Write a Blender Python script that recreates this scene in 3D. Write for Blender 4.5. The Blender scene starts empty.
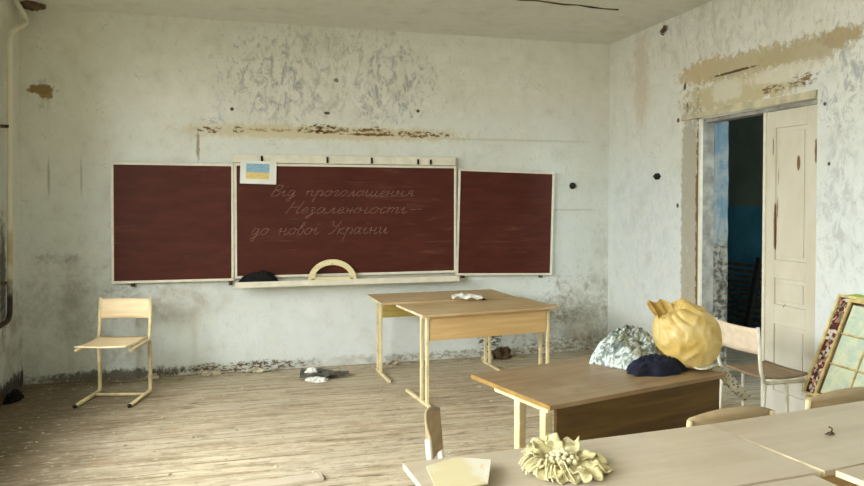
import bpy, bmesh, math, random
from mathutils import Vector, Matrix, noise

# ------------------------------------------------------------------ camera, world, light
scene = bpy.context.scene
COL = scene.collection
PI = math.pi

cam_data = bpy.data.cameras.new('camera')
cam = bpy.data.objects.new('camera', cam_data)
COL.objects.link(cam)
cam_data.sensor_width = 36.0
cam_data.lens = 36.0 * 700.0 / 864.0
cam_data.shift_y = -(243.0 - 215.7) / 864.0
cam_data.clip_start = 0.05
cam.location = (0, 0, 1.54)
cam.rotation_euler = (math.radians(90 - 1.2), 0, math.radians(-15))
scene.camera = cam

world = bpy.data.worlds.new('sky')
scene.world = world
world.use_nodes = True
bg = world.node_tree.nodes['Background']
bg.inputs[0].default_value = (0.88, 0.94, 1.0, 1)
bg.inputs[1].default_value = 1.0

def area(name, loc, target, sx, sy, power, color):
    d = bpy.data.lights.new(name, 'AREA')
    d.shape = 'RECTANGLE'; d.size = sx; d.size_y = sy
    d.energy = power; d.color = color
    o = bpy.data.objects.new(name, d); COL.objects.link(o)
    o.location = loc
    o.rotation_euler = (Vector(target) - Vector(loc)).to_track_quat('-Z', 'Y').to_euler()
    return o

# overcast daylight outside the windows of the left wall
area('daylight_outside', (-5.1, 2.2, 3.8), (0.7, 3.0, 0.8), 10.0, 4.0, 1850, (0.93, 0.985, 1.0))
area('daylight_rear', (-3.2, -0.5, 2.8), (1.5, 4.5, 0.9), 3.0, 2.4, 190, (0.93, 0.985, 1.0))
# added area light that lifts the closed corridor out of black; no window there
area('corridor_fill', (4.9, 1.2, 2.3), (5.3, 6.5, 1.1), 0.8, 1.2, 60, (0.75, 0.9, 1.0))

scene.view_settings.view_transform = 'Standard'
scene.view_settings.look = 'None'
scene.view_settings.gamma = 1
scene.view_settings.use_curve_mapping = False
scene.view_settings.exposure = 0.78
scene.cycles.max_bounces = 8
scene.cycles.diffuse_bounces = 6

# ------------------------------------------------------------------ materials
def lin(c):
    r = []
    for v in c[:3]:
        v /= 255.0
        r.append(v / 12.92 if v <= 0.04045 else ((v + 0.055) / 1.055) ** 2.4)
    return (r[0], r[1], r[2], 1.0)

class NT:
    """small node-tree writer"""
    def __init__(s, name, rough=0.8, spec=0.3):
        s.m = bpy.data.materials.new(name); s.m.use_nodes = True
        s.t = s.m.node_tree; s.n = s.t.nodes; s.l = s.t.links
        s.b = s.n['Principled BSDF']
        s.b.inputs['Roughness'].default_value = rough
        s.b.inputs['Specular IOR Level'].default_value = spec
        s.tc = s.n.new('ShaderNodeTexCoord')
        s.obj = s.tc.outputs['Object']
    def _in(s, sock, v):
        if isinstance(v, bpy.types.NodeSocket): s.l.new(v, sock)
        elif v is not None: sock.default_value = v
    def vm(s, op, a, b=None, out=0):
        n = s.n.new('ShaderNodeVectorMath'); n.operation = op
        s._in(n.inputs[0], a)
        if b is not None: s._in(n.inputs[1], b)
        return n.outputs['Value'] if op in ('LENGTH', 'DOT_PRODUCT') else n.outputs[0]
    def ma(s, op, a, b=None, c=None, clamp=False):
        n = s.n.new('ShaderNodeMath'); n.operation = op; n.use_clamp = clamp
        s._in(n.inputs[0], a)
        if b is not None: s._in(n.inputs[1], b)
        if c is not None: s._in(n.inputs[2], c)
        return n.outputs[0]
    def scale(s, v, sc):
        return s.vm('MULTIPLY', v, tuple(sc))
    def noise(s, v, scale, detail=4, rough=0.55, out='Fac', dist=0.0):
        n = s.n.new('ShaderNodeTexNoise')
        s.l.new(v, n.inputs['Vector'])
        n.inputs['Scale'].default_value = scale; n.inputs['Detail'].default_value = detail
        n.inputs['Roughness'].default_value = rough; n.inputs['Distortion'].default_value = dist
        return n.outputs[out]
    def step(s, v, a, b, lo=0.0, hi=1.0):
        n = s.n.new('ShaderNodeMapRange'); n.interpolation_type = 'SMOOTHSTEP'
        s._in(n.inputs[0], v)
        n.inputs[1].default_value = a; n.inputs[2].default_value = b
        n.inputs[3].default_value = lo; n.inputs[4].default_value = hi
        return n.outputs[0]
    def mix(s, f, a, b, mode='MIX'):
        n = s.n.new('ShaderNodeMix'); n.data_type = 'RGBA'; n.blend_type = mode
        s._in(n.inputs[0], f)
        for i, v in ((6, a), (7, b)):
            if isinstance(v, (tuple, list)): v = lin(v)
            s._in(n.inputs[i], v)
        return n.outputs[2]
    def sep(s, v):
        n = s.n.new('ShaderNodeSeparateXYZ'); s.l.new(v, n.inputs[0]); return n.outputs
    def voro(s, v, scale, feature='F1', out='Distance', rnd=1.0):
        n = s.n.new('ShaderNodeTexVoronoi'); n.feature = feature
        s.l.new(v, n.inputs['Vector']); n.inputs['Scale'].default_value = scale
        n.inputs['Randomness'].default_value = rnd
        return n.outputs[out]
    def patch(s, pos, c, r, nz, rough=0.6, edge=0.15, square=False):
        """mask of a blotch centred on c with half sizes r; nz is a noise around 0"""
        d = s.vm('DIVIDE', s.vm('SUBTRACT', pos, tuple(c)), tuple(r))
        if square:
            d = s.vm('MULTIPLY', d, d); d = s.vm('MULTIPLY', d, d)
            q = s.ma('POWER', s.vm('DOT_PRODUCT', d, (1, 1, 1)), 0.25)
        else:
            q = s.vm('LENGTH', d)
        q = s.ma('MULTIPLY_ADD', nz, rough, q)
        return s.step(q, 1 + edge, 1 - edge)
    def bump(s, h, strength=0.3, dist=0.01, prev=None):
        n = s.n.new('ShaderNodeBump'); n.inputs['Strength'].default_value = strength
        n.inputs['Distance'].default_value = dist
        s.l.new(h, n.inputs['Height'])
        if prev is not None: s.l.new(prev, n.inputs['Normal'])
        return n.outputs[0]
    def done(s, col, bump=None, rough=None):
        if isinstance(col, (tuple, list)): col = lin(col)
        s._in(s.b.inputs['Base Color'], col)
        if bump is not None: s.l.new(bump, s.b.inputs['Normal'])
        if rough is not None: s._in(s.b.inputs['Roughness'], rough)
        return s.m

def plain(name, c, rough=0.6, var=0.12, scale=14, spec=0.3, metal=0.0):
    """one colour with slight uneven wear"""
    t = NT(name, rough, spec)
    t.b.inputs['Metallic'].default_value = metal
    n = t.noise(t.obj, scale, 5)
    d = tuple(max(0, v * (1 - var)) for v in c); e = tuple(min(255, v * (1 + var * .5)) for v in c)
    return t.done(t.mix(t.step(n, .3, .7), d, e), t.bump(n, .15, .003))

WARM = (213, 210, 193); COOL = (214, 219, 214); GREY = (150, 155, 158)

def wall_mat(name, axis, patches):
    t = NT(name, 0.88, 0.2)
    m = (1, 0, 1) if axis == 'x' else (0, 1, 1)
    flat = t.scale(t.obj, m)
    big = t.noise(t.obj, 0.7, 3)
    mid = t.noise(t.obj, 3.2, 6, .62)
    fine = t.noise(t.obj, 22, 6, .65)
    nz = t.ma('MULTIPLY', t.ma('SUBTRACT', t.noise(t.obj, 19, 8, .74), 0.5), 2.8)
    z = t.sep(t.obj)[2]
    # the warm upper lime wash ends in an uneven line above the cooler one
    zn = t.ma('MULTIPLY_ADD', t.ma('SUBTRACT', big, .5), 1.6, z)
    col = t.mix(t.step(zn, 1.3, 2.8), COOL, WARM)
    col = t.mix(t.step(mid, .45, .75, 0, .5), col, (224, 223, 212))
    col = t.mix(t.step(mid, .48, .30, 0, .40), col, (188, 185, 168))
    # wiped vertical streaks where older blue-grey paint shows through
    st = t.noise(t.scale(t.obj, (30, 30, 5)), 1.0, 5, .6)
    stm = t.ma('MULTIPLY', t.step(st, .55, .72), t.step(t.noise(t.obj, 1.5, 4), .50, .66))
    col = t.mix(t.ma('MULTIPLY', stm, .28), col, (158, 162, 156))
    fl = t.noise(t.obj, 8, 9, .72)
    col = t.mix(t.step(fl, .50, .62, 0, .22), col, (230, 230, 222))
    col = t.mix(t.step(fl, .46, .34, 0, .20), col, (174, 170, 152))
    sp = t.noise(t.obj, 48, 3, .6)
    col = t.mix(t.step(sp, .69, .76, 0, .6), col, (128, 116, 88))
    cr = t.noise(t.obj, 5.5, 3, .5, dist=1.5)
    crk = t.ma('MULTIPLY', t.step(t.ma('ABSOLUTE', t.ma('SUBTRACT', cr, .5)), .007, .002), t.step(mid, .48, .6))
    col = t.mix(t.ma('MULTIPLY', crk, .35), col, (126, 122, 105))
    chipn = t.noise(t.scale(t.obj, (1, 1, 2.2)), 17, 6, .7)
    chip = t.step(chipn, .47, .53)
    stroke = t.step(t.noise(t.scale(t.obj, (15, 15, 8)), 1.0, 7, .75, dist=.8), .46, .62)
    dust = t.step(t.noise(t.obj, 6, 8, .66), .28, .74)
    h = t.ma('MULTIPLY', fine, .5)
    for (u, v, ru, rv, c, op, kind, rough, edge) in patches:
        ce = (u, 0, v) if axis == 'x' else (0, u, v)
        rr = (ru, 1, rv) if axis == 'x' else (1, ru, rv)
        k = t.patch(flat, ce, rr, nz, rough, edge, 'q' in kind)
        if 'c' in kind: k = t.ma('MULTIPLY', k, chip)
        if 's' in kind: k = t.ma('MULTIPLY', k, stroke)
        if 'd' in kind: k = t.ma('MULTIPLY', k, dust)
        col = t.mix(t.ma('MULTIPLY', k, op), col, c)
        if op > .8: h = t.ma('MULTIPLY_ADD', k, -.9, h)
    return t.done(col, t.bump(h, .35, .006))

BRN = (112, 82, 40); TAN = (176, 152, 108); DK = (60, 46, 28); MUD = (136, 124, 98)
back_patches = [
    # u, v, half width, half height, colour, opacity, kind, roughness, edge
    (0.83, 2.73, .90, .44, (146, 147, 138), .5, 's', 1.2, .35),
    (0.25, 2.60, .35, .36, (136, 138, 134), .5, 's', 1.2, .35),
    (1.35, 2.62, .30, .36, (136, 138, 134), .5, 's', 1.2, .35),
    (.80, 2.17, 1.16, .06, (204, 190, 152), .8, 'q', .9, .25),
    (2.55, 2.145, .85, .012, (190, 184, 158), .5, 'q', .9, .3),
    (-.295, 2.175, .10, .028, BRN, .95, 'c', .9, .2),
    (-.05, 2.18, .05, .030, BRN, .95, 'c', .9, .2),
    (.25, 2.185, .24, .016, (164, 136, 88), .85, 'c', 1.1, .2),
    (.718, 2.195, .24, .030, BRN, .95, 'c', 1.2, .2),
    (.70, 2.21, .12, .040, (92, 60, 28), .95, 'c', .9, .2),
    (1.16, 2.194, .15, .040, BRN, .95, 'c', .9, .3),
    (1.623, 2.178, .26, .028, (104, 70, 32), .95, 'c', 1.2, .2),
    (1.16, 2.165, .25, .012, BRN, .9, '', 1.2, .3),
    (-1.64, 2.475, .10, .040, (138, 112, 62), .95, '', 1.0, .2),
    (-1.60, 2.43, .05, .035, (138, 112, 62), .9, '', 1.0, .2),
    (-1.62, 2.35, .05, .09, (166, 150, 112), .5, 's', .9, .4),
    (-1.62, 2.54, .07, .03, (150, 160, 172), .6, 's', .9, .4),
    (-.20, 2.48, .035, .22, (160, 172, 184), .6, 's', .5, .5),
    (-.27, 2.25, .10, .03, (160, 158, 150), .6, 'c', .9, .4),
    (-.394, 2.03, .014, .12, (140, 124, 90), .8, '', .8, .4),
    (-1.59, 1.74, .010, .14, (140, 132, 108), .6, '', .4, .6),
    (-1.34, 1.74, .008, .14, (150, 144, 122), .5, '', .4, .6),
    (-.103, 2.363, .016, .016, DK, .95, '', .2, .2),
    (1.611, 2.402, .016, .016, DK, .95, '', .2, .2),
    (.744, 2.354, .026, .014, DK, .9, '', .5, .2),
    (.83, 2.66, .02, .02, (92, 80, 56), .8, '', .5, .3),
    (3.233, 1.694, .034, .034, (22, 18, 14), 1, '', .3, .15),
    (3.10, 1.45, .45, .008, (170, 166, 146), .4, '', .6, .4),
    # soot, damp and scuffing low on the wall, plus one painted bright patch
    (-1.50, .50, .45, .60, (172, 172, 166), .6, 'd', 1.4, .6),
    (-1.35, .62, .30, .22, (142, 144, 142), .5, 'd', 1.4, .6),
    (-1.52, 1.05, .14, .04, (120, 118, 104), .6, 'd', 1.0, .6),
    (-.75, 1.02, .60, .05, (134, 116, 82), .3, 'd', 1.0, .6),
    (-.50, .66, .36, .15, (140, 120, 86), .55, 'd', 1.2, .6),
    (-.90, .48, .20, .35, (130, 120, 96), .40, 'd', 1.2, .6),
    (.75, .36, 1.15, .36, (226, 230, 230), .7, 'd', 1.2, .5),  # window light on the wall under the board, painted as a pale patch
    (3.25, .26, .48, .40, (122, 106, 74), .72, 'd', 1.5, .5),
    (3.10, .42, .22, .14, (110, 96, 66), .60, 'dc', 1.2, .5),
    (3.55, .70, .12, .6, (160, 152, 128), .5, 'd', 1.0, .5),
    (.40, .02, 3.2, .06, MUD, .6, 'd', 1.2, .4),
    (-.05, .04, .58, .045, (96, 74, 40), .95, 'c', 1.2, .3),
    (-1.10, .03, .60, .05, (74, 64, 46), .80, '', 1.2, .4),
    (2.10, .04, .80, .04, (124, 108, 76), .60, 'c', 1.2, .4),
    (2.35, .14, .12, .10, (78, 62, 38), .90, 'c', 1.2, .3),
    (3.20, .05, .50, .09, (118, 98, 66), .6, 'c', 1.4, .4),
]
right_patches = [
    (4.95, 2.60, .36, .10, (188, 168, 130), .95, '', 1.1, .2),
    (4.45, 2.56, .50, .10, (182, 168, 132), .95, '', 1.0, .2),
    (3.95, 2.54, .40, .10, (176, 162, 126), .9, '', 1.0, .25),
    (3.62, 2.58, .16, .06, (172, 152, 112), .9, '', 1.0, .25),
    (4.60, 2.38, .62, .10, (188, 174, 132), .9, 'q', .9, .2),
    (4.70, 2.40, .17, .08, (208, 202, 178), .95, 'q', .6, .2),
    (4.10, 2.43, .35, .06, (214, 208, 186), .8, '', .9, .3),
    (4.22, 2.34, .13, .025, (112, 84, 46), .9, 'c', .8, .3),
    (3.93, 2.36, .12, .045, (118, 92, 50), .9, 'c', .8, .3),
    (4.62, 2.535, .22, .010, (78, 54, 30), .9, '', .8, .3),
    (5.24, 2.52, .018, .03, DK, .9, '', .9, .3),
    (5.20, 2.33, .015, .04, (92, 66, 36), .9, '', .9, .3),
    (5.16, 1.25, .115, 1.05, (168, 161, 140), .9, 'q', .35, .12),
    (5.045, 1.30, .03, .95, (112, 88, 50), .95, '', 1.2, .3),
    (5.20, .9, .06, .5, (160, 150, 124), .5, 'd', 1.2, .3),
    (5.92, 2.68, .12, .40, (190, 166, 126), .45, '', .9, .5),
    (5.33, 2.24, .02, .02, DK, .9, '', .4, .3),
    (5.33, 1.50, .02, .02, DK, .9, '', .4, .3),
    (3.60, 2.40, .20, .30, (146, 148, 146), .7, 's', 1.2, .4),
    (4.70, 2.95, 1.2, .25, (150, 146, 124), .35, 's', 1.2, .4),
    (3.60, 1.50, .18, .60, (162, 164, 160), .5, 's', 1.2, .4),
    (5.80, 1.30, .5, .75, (198, 202, 204), .6, 's', 1.2, .4),
    (3.74, 2.17, .012, .012, DK, .9, '', .3, .3),
    (3.70, 1.78, .012, .012, DK, .9, '', .3, .3),
    (5.60, .10, 1.0, .12, (120, 100, 66), .8, 'c', 1.4, .4),
]
M = {}
M['wall_back'] = wall_mat('old lime wash with chipped patches', 'x', back_patches)
M['wall_right'] = wall_mat('old lime wash around the door', 'y', right_patches)
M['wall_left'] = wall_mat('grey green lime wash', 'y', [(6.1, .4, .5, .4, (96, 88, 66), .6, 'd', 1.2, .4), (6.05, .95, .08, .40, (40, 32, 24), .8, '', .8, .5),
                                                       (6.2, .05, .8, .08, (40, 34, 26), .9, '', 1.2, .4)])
COOL = WARM = (216, 214, 202)
M['ceiling'] = wall_mat('ceiling lime wash', 'y', [])

def floor_mat():
    t = NT('worn painted plank floor', 0.75, 0.25)
    c = t.sep(t.obj)
    pos = t.obj
    wob = t.noise(pos, 1.2, 3)
    yy = t.ma('MULTIPLY_ADD', wob, .03, c[1])
    pl = t.ma('DIVIDE', yy, .105)
    fr = t.ma('FRACT', pl); idx = t.ma('FLOOR', pl)
    n = t.n.new('ShaderNodeTexWhiteNoise'); n.noise_dimensions = '1D'; t.l.new(idx, n.inputs['W'])
    rnd = n.outputs['Value']
    gap = t.step(t.ma('ABSOLUTE', t.ma('SUBTRACT', fr, .5)), .43, .49)
    gapn = t.ma('MULTIPLY', gap, t.step(t.noise(t.scale(pos, (1.2, 6, 1)), 1.5, 4), .40, .58))
    grain = t.noise(t.scale(pos, (1.4, 12, 1)), 1.4, 9, .70, dist=.6)
    grain2 = t.noise(t.scale(pos, (2.4, 17, 1)), 1.2, 8, .74, dist=.8)
    wear = t.noise(t.scale(pos, (.9, 1.8, 1)), 1.1, 7, .62)
    col = t.mix(t.step(grain, .32, .66), (154, 137, 109), (203, 188, 159))
    col = t.mix(t.step(wear, .42, .64, 0, .65), col, (184, 172, 148))
    col = t.mix(t.step(grain2, .54, .70, 0, .9), col, (108, 92, 68))
    col = t.mix(t.step(grain2, .44, .32, 0, .7), col, (206, 198, 180))
    col = t.mix(t.ma('MULTIPLY', rnd, .22), col, (150, 126, 92))
    blot = t.noise(t.scale(pos, (2.2, 5, 1)), 2.2, 8, .7)
    col = t.mix(t.step(blot, .57, .66, 0, .5), col, (104, 88, 64))
    red = t.noise(t.scale(pos, (2.5, 5, 1)), 1.1, 6, .65)
    col = t.mix(t.step(red, .60, .70, 0, .5), col, (178, 136, 100))
    # lime dust trodden in along the back wall
    d = t.ma('MULTIPLY_ADD', t.ma('SUBTRACT', wear, .5), 1.6, c[1])
    col = t.mix(t.step(d, 5.3, 6.4, 0, .35), col, (196, 184, 160))
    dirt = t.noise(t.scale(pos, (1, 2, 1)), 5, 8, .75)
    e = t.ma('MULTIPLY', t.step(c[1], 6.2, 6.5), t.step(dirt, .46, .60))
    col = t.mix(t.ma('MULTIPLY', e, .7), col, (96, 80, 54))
    # shade below the window sills, painted as darkening towards the left wall
    g = t.ma('MULTIPLY_ADD', t.ma('SUBTRACT', wear, .5), 1.4, c[0])
    col = t.mix(t.step(g, -.35, -1.35, 0, .75), col, (84, 68, 46))
    iso = t.noise(t.scale(pos, (1, 2.2, 1)), 13, 8, .75)
    col = t.mix(t.step(iso, .53, .66, 0, .55), col, (104, 86, 60))
    col = t.mix(t.step(iso, .46, .36, 0, .55), col, (208, 198, 176))
    fl = t.noise(pos, 26, 4, .6)
    col = t.mix(t.step(fl, .70, .74, 0, .8), col, (230, 224, 206))
    col = t.mix(t.step(fl, .30, .26, 0, .8), col, (80, 66, 46))
    col = t.mix(t.ma('MULTIPLY', gapn, .75), col, (84, 66, 42))
    h = t.ma('SUBTRACT', t.ma('MULTIPLY', grain2, .5), gapn)
    return t.done(col, t.bump(h, .4, .008), t.step(wear, .3, .7, .85, .6))
M['floor'] = floor_mat()

def wood(name, a, b, axis=0, rough=.5, scale=1.0, spec=.35, dirt=None):
    t = NT(name, rough, spec)
    sc = [14, 14, 14]; sc[axis] = 1.2
    n = t.noise(t.scale(t.obj, sc), 1.6 * scale, 6, .6, dist=.6)
    w = t.noise(t.obj, 4, 5, .6)
    col = t.mix(t.step(n, .35, .65), a, b)
    if dirt: col = t.mix(t.step(w, .45, .70, 0, .55), col, dirt)
    return t.done(col, t.bump(n, .08, .002))
M['pine'] = wood('pale pine laminate', (186, 156, 112), (202, 174, 132), 0, .5, dirt=(208, 190, 156))
M['pine_panel'] = wood('yellow beech panel', (200, 164, 110), (212, 180, 128), 0, .5)
M['shaded_panel'] = wood('shaded olive panel', (170, 150, 74), (186, 166, 92), 0, .5)  # olive tint is the rear panel's shade put into its colour
M['desk_brown'] = wood('dusty brown veneer', (128, 103, 72), (146, 121, 88), 0, .35, dirt=(162, 142, 112))
M['panel_dark'] = wood('dark brown stained panel', (76, 56, 24), (100, 76, 36), 0, .45)
M['edge'] = plain('cream table edging', (220, 206, 170), .5)
M['edge_dark'] = plain('bare golden plywood edge', (150, 118, 60), .5)
M['laminate'] = wood('dusty beige laminate', (182, 168, 144), (192, 179, 157), 0, .42, .6, dirt=(200, 188, 168))
M['cream_metal'] = plain('cream painted steel tube', (216, 199, 153), .4, .10)
M['white_metal'] = plain('white painted steel tube', (222, 216, 200), .4, .10)
M['ply'] = wood('pale birch plywood', (232, 204, 158), (242, 220, 180), 0, .45)
M['ply_pink'] = wood('pinkish plywood backrest', (208, 188, 162), (220, 202, 178), 1, .45)
M['ply_brown'] = wood('worn brown plywood', (152, 131, 98), (172, 151, 117), 0, .45)
M['ply_seat'] = wood('dusty brown plywood seat', (138, 114, 88), (160, 138, 110), 0, .5)
M['rubber'] = plain('black rubber', (34, 30, 26), .7)
M['paint_white'] = plain('cracked ivory paint', (222, 216, 196), .5, .04)
M['chalk'] = plain('faint chalk', (146, 114, 98), .9, .25, 60)
M['black'] = plain('black cloth', (22, 20, 20), .9, .4, 20)
M['navy'] = plain('navy blue knitted cloth', (17, 21, 40), .85, .4, 16)
M['plaster'] = plain('broken plaster', (186, 176, 150), .9, .3, 30)
M['lintel'] = plain('smooth dusty plaster', (198, 188, 156), .85, .12, 8)
M['frame_grey'] = plain('grey undercoat paint', (156, 152, 140), .7, .2, 9)
M['brownwood'] = plain('old dark board', (92, 74, 50), .8, .4, 12)

def board_mat():
    t = NT('maroon chalkboard paint', 0.55, 0.2)
    n = t.noise(t.scale(t.obj, (2, 1, 9)), 1.4, 6, .6)
    s = t.noise(t.scale(t.obj, (3, 1, 24)), 1.0, 6, .65, dist=.5)
    m = t.ma('MULTIPLY', t.step(s, .52, .70), t.step(t.noise(t.obj, 1.6, 4), .45, .65))
    col = t.mix(t.step(n, .35, .65), (71, 30, 19), (81, 36, 24))
    col = t.mix(t.ma('MULTIPLY', m, .35), col, (120, 84, 66))
    return t.done(col, t.bump(s, .05, .002))
M['board'] = board_mat()

def door_mat():
    t = NT('ivory door paint flaking off brown', 0.5, 0.35)
    n = t.noise(t.scale(t.obj, (1, 1, .5)), 3, 5, .6)
    col = t.mix(t.step(n, .35, .65), (200, 191, 167), (210, 203, 184))
    nz = t.ma('SUBTRACT', t.noise(t.obj, 14, 5, .6), .5)
    flat = t.scale(t.obj, (0, 1, 1))
    for (y, z, ry, rz) in [(4.235, 1.93, .010, .07), (4.19, 1.72, .012, .07), (4.00, 1.80, .022, .065), (3.845, 1.87, .018, .09),
                           (4.215, 1.35, .014, .20), (4.20, 1.50, .008, .10), (4.12, .80, .008, .02)]:
        k = t.patch(flat, (0, y, z), (1, ry * .62, rz * .8), nz, 1.6, .2)
        col = t.mix(k, col, (116, 90, 54))
    sc = t.noise(t.obj, 30, 5, .7)
    lo = t.step(t.sep(t.obj)[2], .9, .2)
    col = t.mix(t.ma('MULTIPLY', lo, .45), col, (226, 226, 218))
    col = t.mix(t.step(sc, .68, .74, 0, .6), col, (150, 130, 92))
    return t.done(col)
M['door'] = door_mat()

def corridor_mat():
    t = NT('two tone corridor paint', 0.6, 0.3)
    z = t.sep(t.obj)[2]
    n = t.noise(t.obj, 3, 5)
    up = t.mix(t.step(n, .3, .7), (92, 100, 90), (112, 118, 104))
    dn = t.mix(t.step(n, .3, .7), (52, 106, 124), (70, 130, 150))
    return t.done(t.mix(t.step(z, 1.47, 1.49), dn, up))
M['corridor'] = corridor_mat()

def reveal_mat():
    t = NT('flaking pale blue reveal paint', .7, .3)
    n = t.noise(t.obj, 7, 6, .65)
    col = t.mix(t.step(n, .42, .6), (104, 126, 136), (136, 144, 142))
    z = t.ma('MULTIPLY_ADD', t.ma('SUBTRACT', n, .5), .9, t.sep(t.obj)[2])
    rub = t.noise(t.obj, 20, 6, .7)
    low = t.mix(t.step(rub, .4, .62), (70, 66, 56), (150, 146, 132))
    col = t.mix(t.step(z, 1.32, 1.22), col, low)
    return t.done(col, t.bump(rub, .5, .01))
M['reveal'] = reveal_mat()

def cloth_pattern():
    t = NT('pale cloth with grey green print', .9, .1)
    v = t.voro(t.obj, 26); s = t.noise(t.scale(t.obj, (1, 2.2, 1)), 24, 3, .6, dist=1.0)
    col = t.mix(t.step(s, .46, .56), (186, 190, 184), (112, 124, 114))
    col = t.mix(t.step(v, .12, .07, 0, .8), col, (60, 76, 80))
    big = t.noise(t.obj, 7, 3)
    col = t.mix(t.step(big, .52, .62, 0, .6), col, (134, 132, 96))
    dk = t.noise(t.obj, 13, 4, .6, dist=1.2)
    col = t.mix(t.step(dk, .56, .60, 0, .75), col, (70, 80, 78))
    return t.done(col, t.bump(s, .1, .003))
M['cloth'] = cloth_pattern()

def lace_mat():
    t = NT('grey beige knitted cloth', .95, .1)
    v = t.voro(t.obj, 60)
    col = t.mix(t.step(v, .2, .5), (110, 106, 88), (206, 202, 182))
    return t.done(col, t.bump(v, .4, .004))
M['lace'] = lace_mat()

def bag_mat():
    t = NT('thin yellow plastic', .38, .5)
    n = t.noise(t.obj, 9, 4, .6, dist=.8)
    col = t.mix(t.step(n, .35, .65), (214, 182, 98), (230, 208, 144))
    big = t.noise(t.obj, 5, 3)
    col = t.mix(t.step(big, .55, .68, 0, .7), col, (240, 222, 158))
    t.done(col, t.bump(n, .5, .01))
    tr = t.n.new('ShaderNodeBsdfTranslucent'); t.l.new(col, tr.inputs[0])
    mx = t.n.new('ShaderNodeMixShader'); mx.inputs[0].default_value = .35
    out = t.n['Material Output']
    t.l.new(t.b.outputs[0], mx.inputs[1]); t.l.new(tr.outputs[0], mx.inputs[2]); t.l.new(mx.outputs[0], out.inputs[0])
    return t.m
M['bag'] = bag_mat()
M['petal'] = plain('cream yellow felt', (204, 193, 145), .8, .18, 22)
M['kernel'] = plain('pale cream beads', (214, 204, 160), .6, .12, 30)
M['white_paper'] = plain('white paper', (230, 228, 218), .8, .05, 5)

def flag_mat():
    t = NT('crayon flag, blue over yellow', .8, .1)
    c = t.sep(t.obj)   # card local: x across, z up
    s = t.noise(t.scale(t.obj, (1, 1, 4)), 40, 4, .6)
    blue = t.mix(t.step(s, .4, .6), (126, 166, 190), (156, 188, 204))
    yel = t.mix(t.step(s, .4, .6), (222, 194, 110), (226, 206, 146))
    col = t.mix(t.step(c[2], -.003, .003), yel, blue)
    return t.done(col)
M['flag'] = flag_mat()

def card_mat():
    t = NT('cream cardboard with pale print', .7, .2)
    n = t.noise(t.obj, 9, 4)
    col = t.mix(t.step(t.sep(t.obj)[0], .0, .03), (190, 178, 140), (198, 191, 172))
    k = t.step(t.noise(t.obj, 34, 2), .66, .70, 0, .6)
    col = t.mix(k, col, (196, 168, 110))
    col = t.mix(t.step(n, .55, .7, 0, .4), col, (206, 200, 186))
    return t.done(col)
M['card'] = card_mat()

def ornament_mat():
    t = NT('maroon and white floral strip', .6, .3)
    v = t.voro(t.obj, 52, out='Color'); s = t.sep(v)[0]
    col = t.mix(t.step(s, .30, .32), (88, 36, 34), (202, 192, 176))
    col = t.mix(t.step(s, .55, .57), col, (48, 40, 40))
    col = t.mix(t.step(s, .72, .74), col, (196, 128, 106))
    col = t.mix(t.step(s, .86, .88), col, (120, 110, 84))
    return t.done(col)
M['ornament'] = ornament_mat()

def map_mat():
    t = NT('pale green printed paper', .6, .3)
    n = t.noise(t.obj, 14, 5, .65)
    col = t.mix(t.step(n, .40, .60), (206, 210, 176), (184, 198, 178))
    col = t.mix(t.step(t.noise(t.obj, 30, 5, .7), .58, .66, 0, .55), col, (150, 172, 158))
    return t.done(col)
M['map'] = map_mat()
M['gold'] = plain('yellow brown painted strip', (206, 182, 122), .5, .18, 20)
M['straw'] = plain('straw yellow frame edge', (214, 196, 134), .5, .15)
M['green'] = plain('leaf green paper', (150, 172, 76), .7, .15)
M['protractor'] = wood('pale wooden protractor', (214, 200, 152), (230, 218, 174), 0, .5)
M['greymetal'] = plain('dull grey foil', (84, 82, 72), .45, .35, 24)
def pipe_mat():
    t = NT('cream pipe with soot low down', .5, .3)
    n = t.noise(t.obj, 8, 5)
    z = t.ma('MULTIPLY_ADD', t.ma('SUBTRACT', n, .5), .4, t.sep(t.obj)[2])
    col = t.mix(t.step(z, 1.05, .8), (214, 208, 186), (52, 40, 28))
    col = t.mix(t.step(t.ma('ABSOLUTE', t.ma('SUBTRACT', z, 1.18)), .2, .02, 0, .6), col, (150, 116, 66))
    return t.done(col)
M['pipe'] = pipe_mat()

# ------------------------------------------------------------------ mesh helpers
def new_bm(): return bmesh.new()

def obj(name, bm, mat, parent=None, smooth=False, bevel=0.0):
    me = bpy.data.meshes.new(name)
    bmesh.ops.recalc_face_normals(bm, faces=bm.faces[:])
    bm.to_mesh(me); bm.free()
    o = bpy.data.objects.new(name, me); COL.objects.link(o)
    mats = mat if isinstance(mat, (list, tuple)) else [mat]
    for m in mats: me.materials.append(m)
    if smooth:
        for p in me.polygons: p.use_smooth = True
    if parent is not None: o.parent = parent
    if bevel:
        b = o.modifiers.new('bevel', 'BEVEL'); b.width = bevel; b.segments = 2; b.limit_method = 'ANGLE'
    return o

def tag(o, label, cat, group=None, kind=None):
    o['label'] = label; o['category'] = cat
    if group: o['group'] = group
    if kind: o['kind'] = kind
    return o

def struct(name, bm, mat, bevel=0.0, smooth=False):
    o = obj(name, bm, mat, None, smooth, bevel); o['kind'] = 'structure'; return o

def thing(name, label, cat, loc=(0, 0, 0), rz=0.0, group=None):
    o = bpy.data.objects.new(name, None); COL.objects.link(o)
    o.empty_display_size = .05
    o.location = loc; o.rotation_euler = (0, 0, rz)
    return tag(o, label, cat, group)

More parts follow.
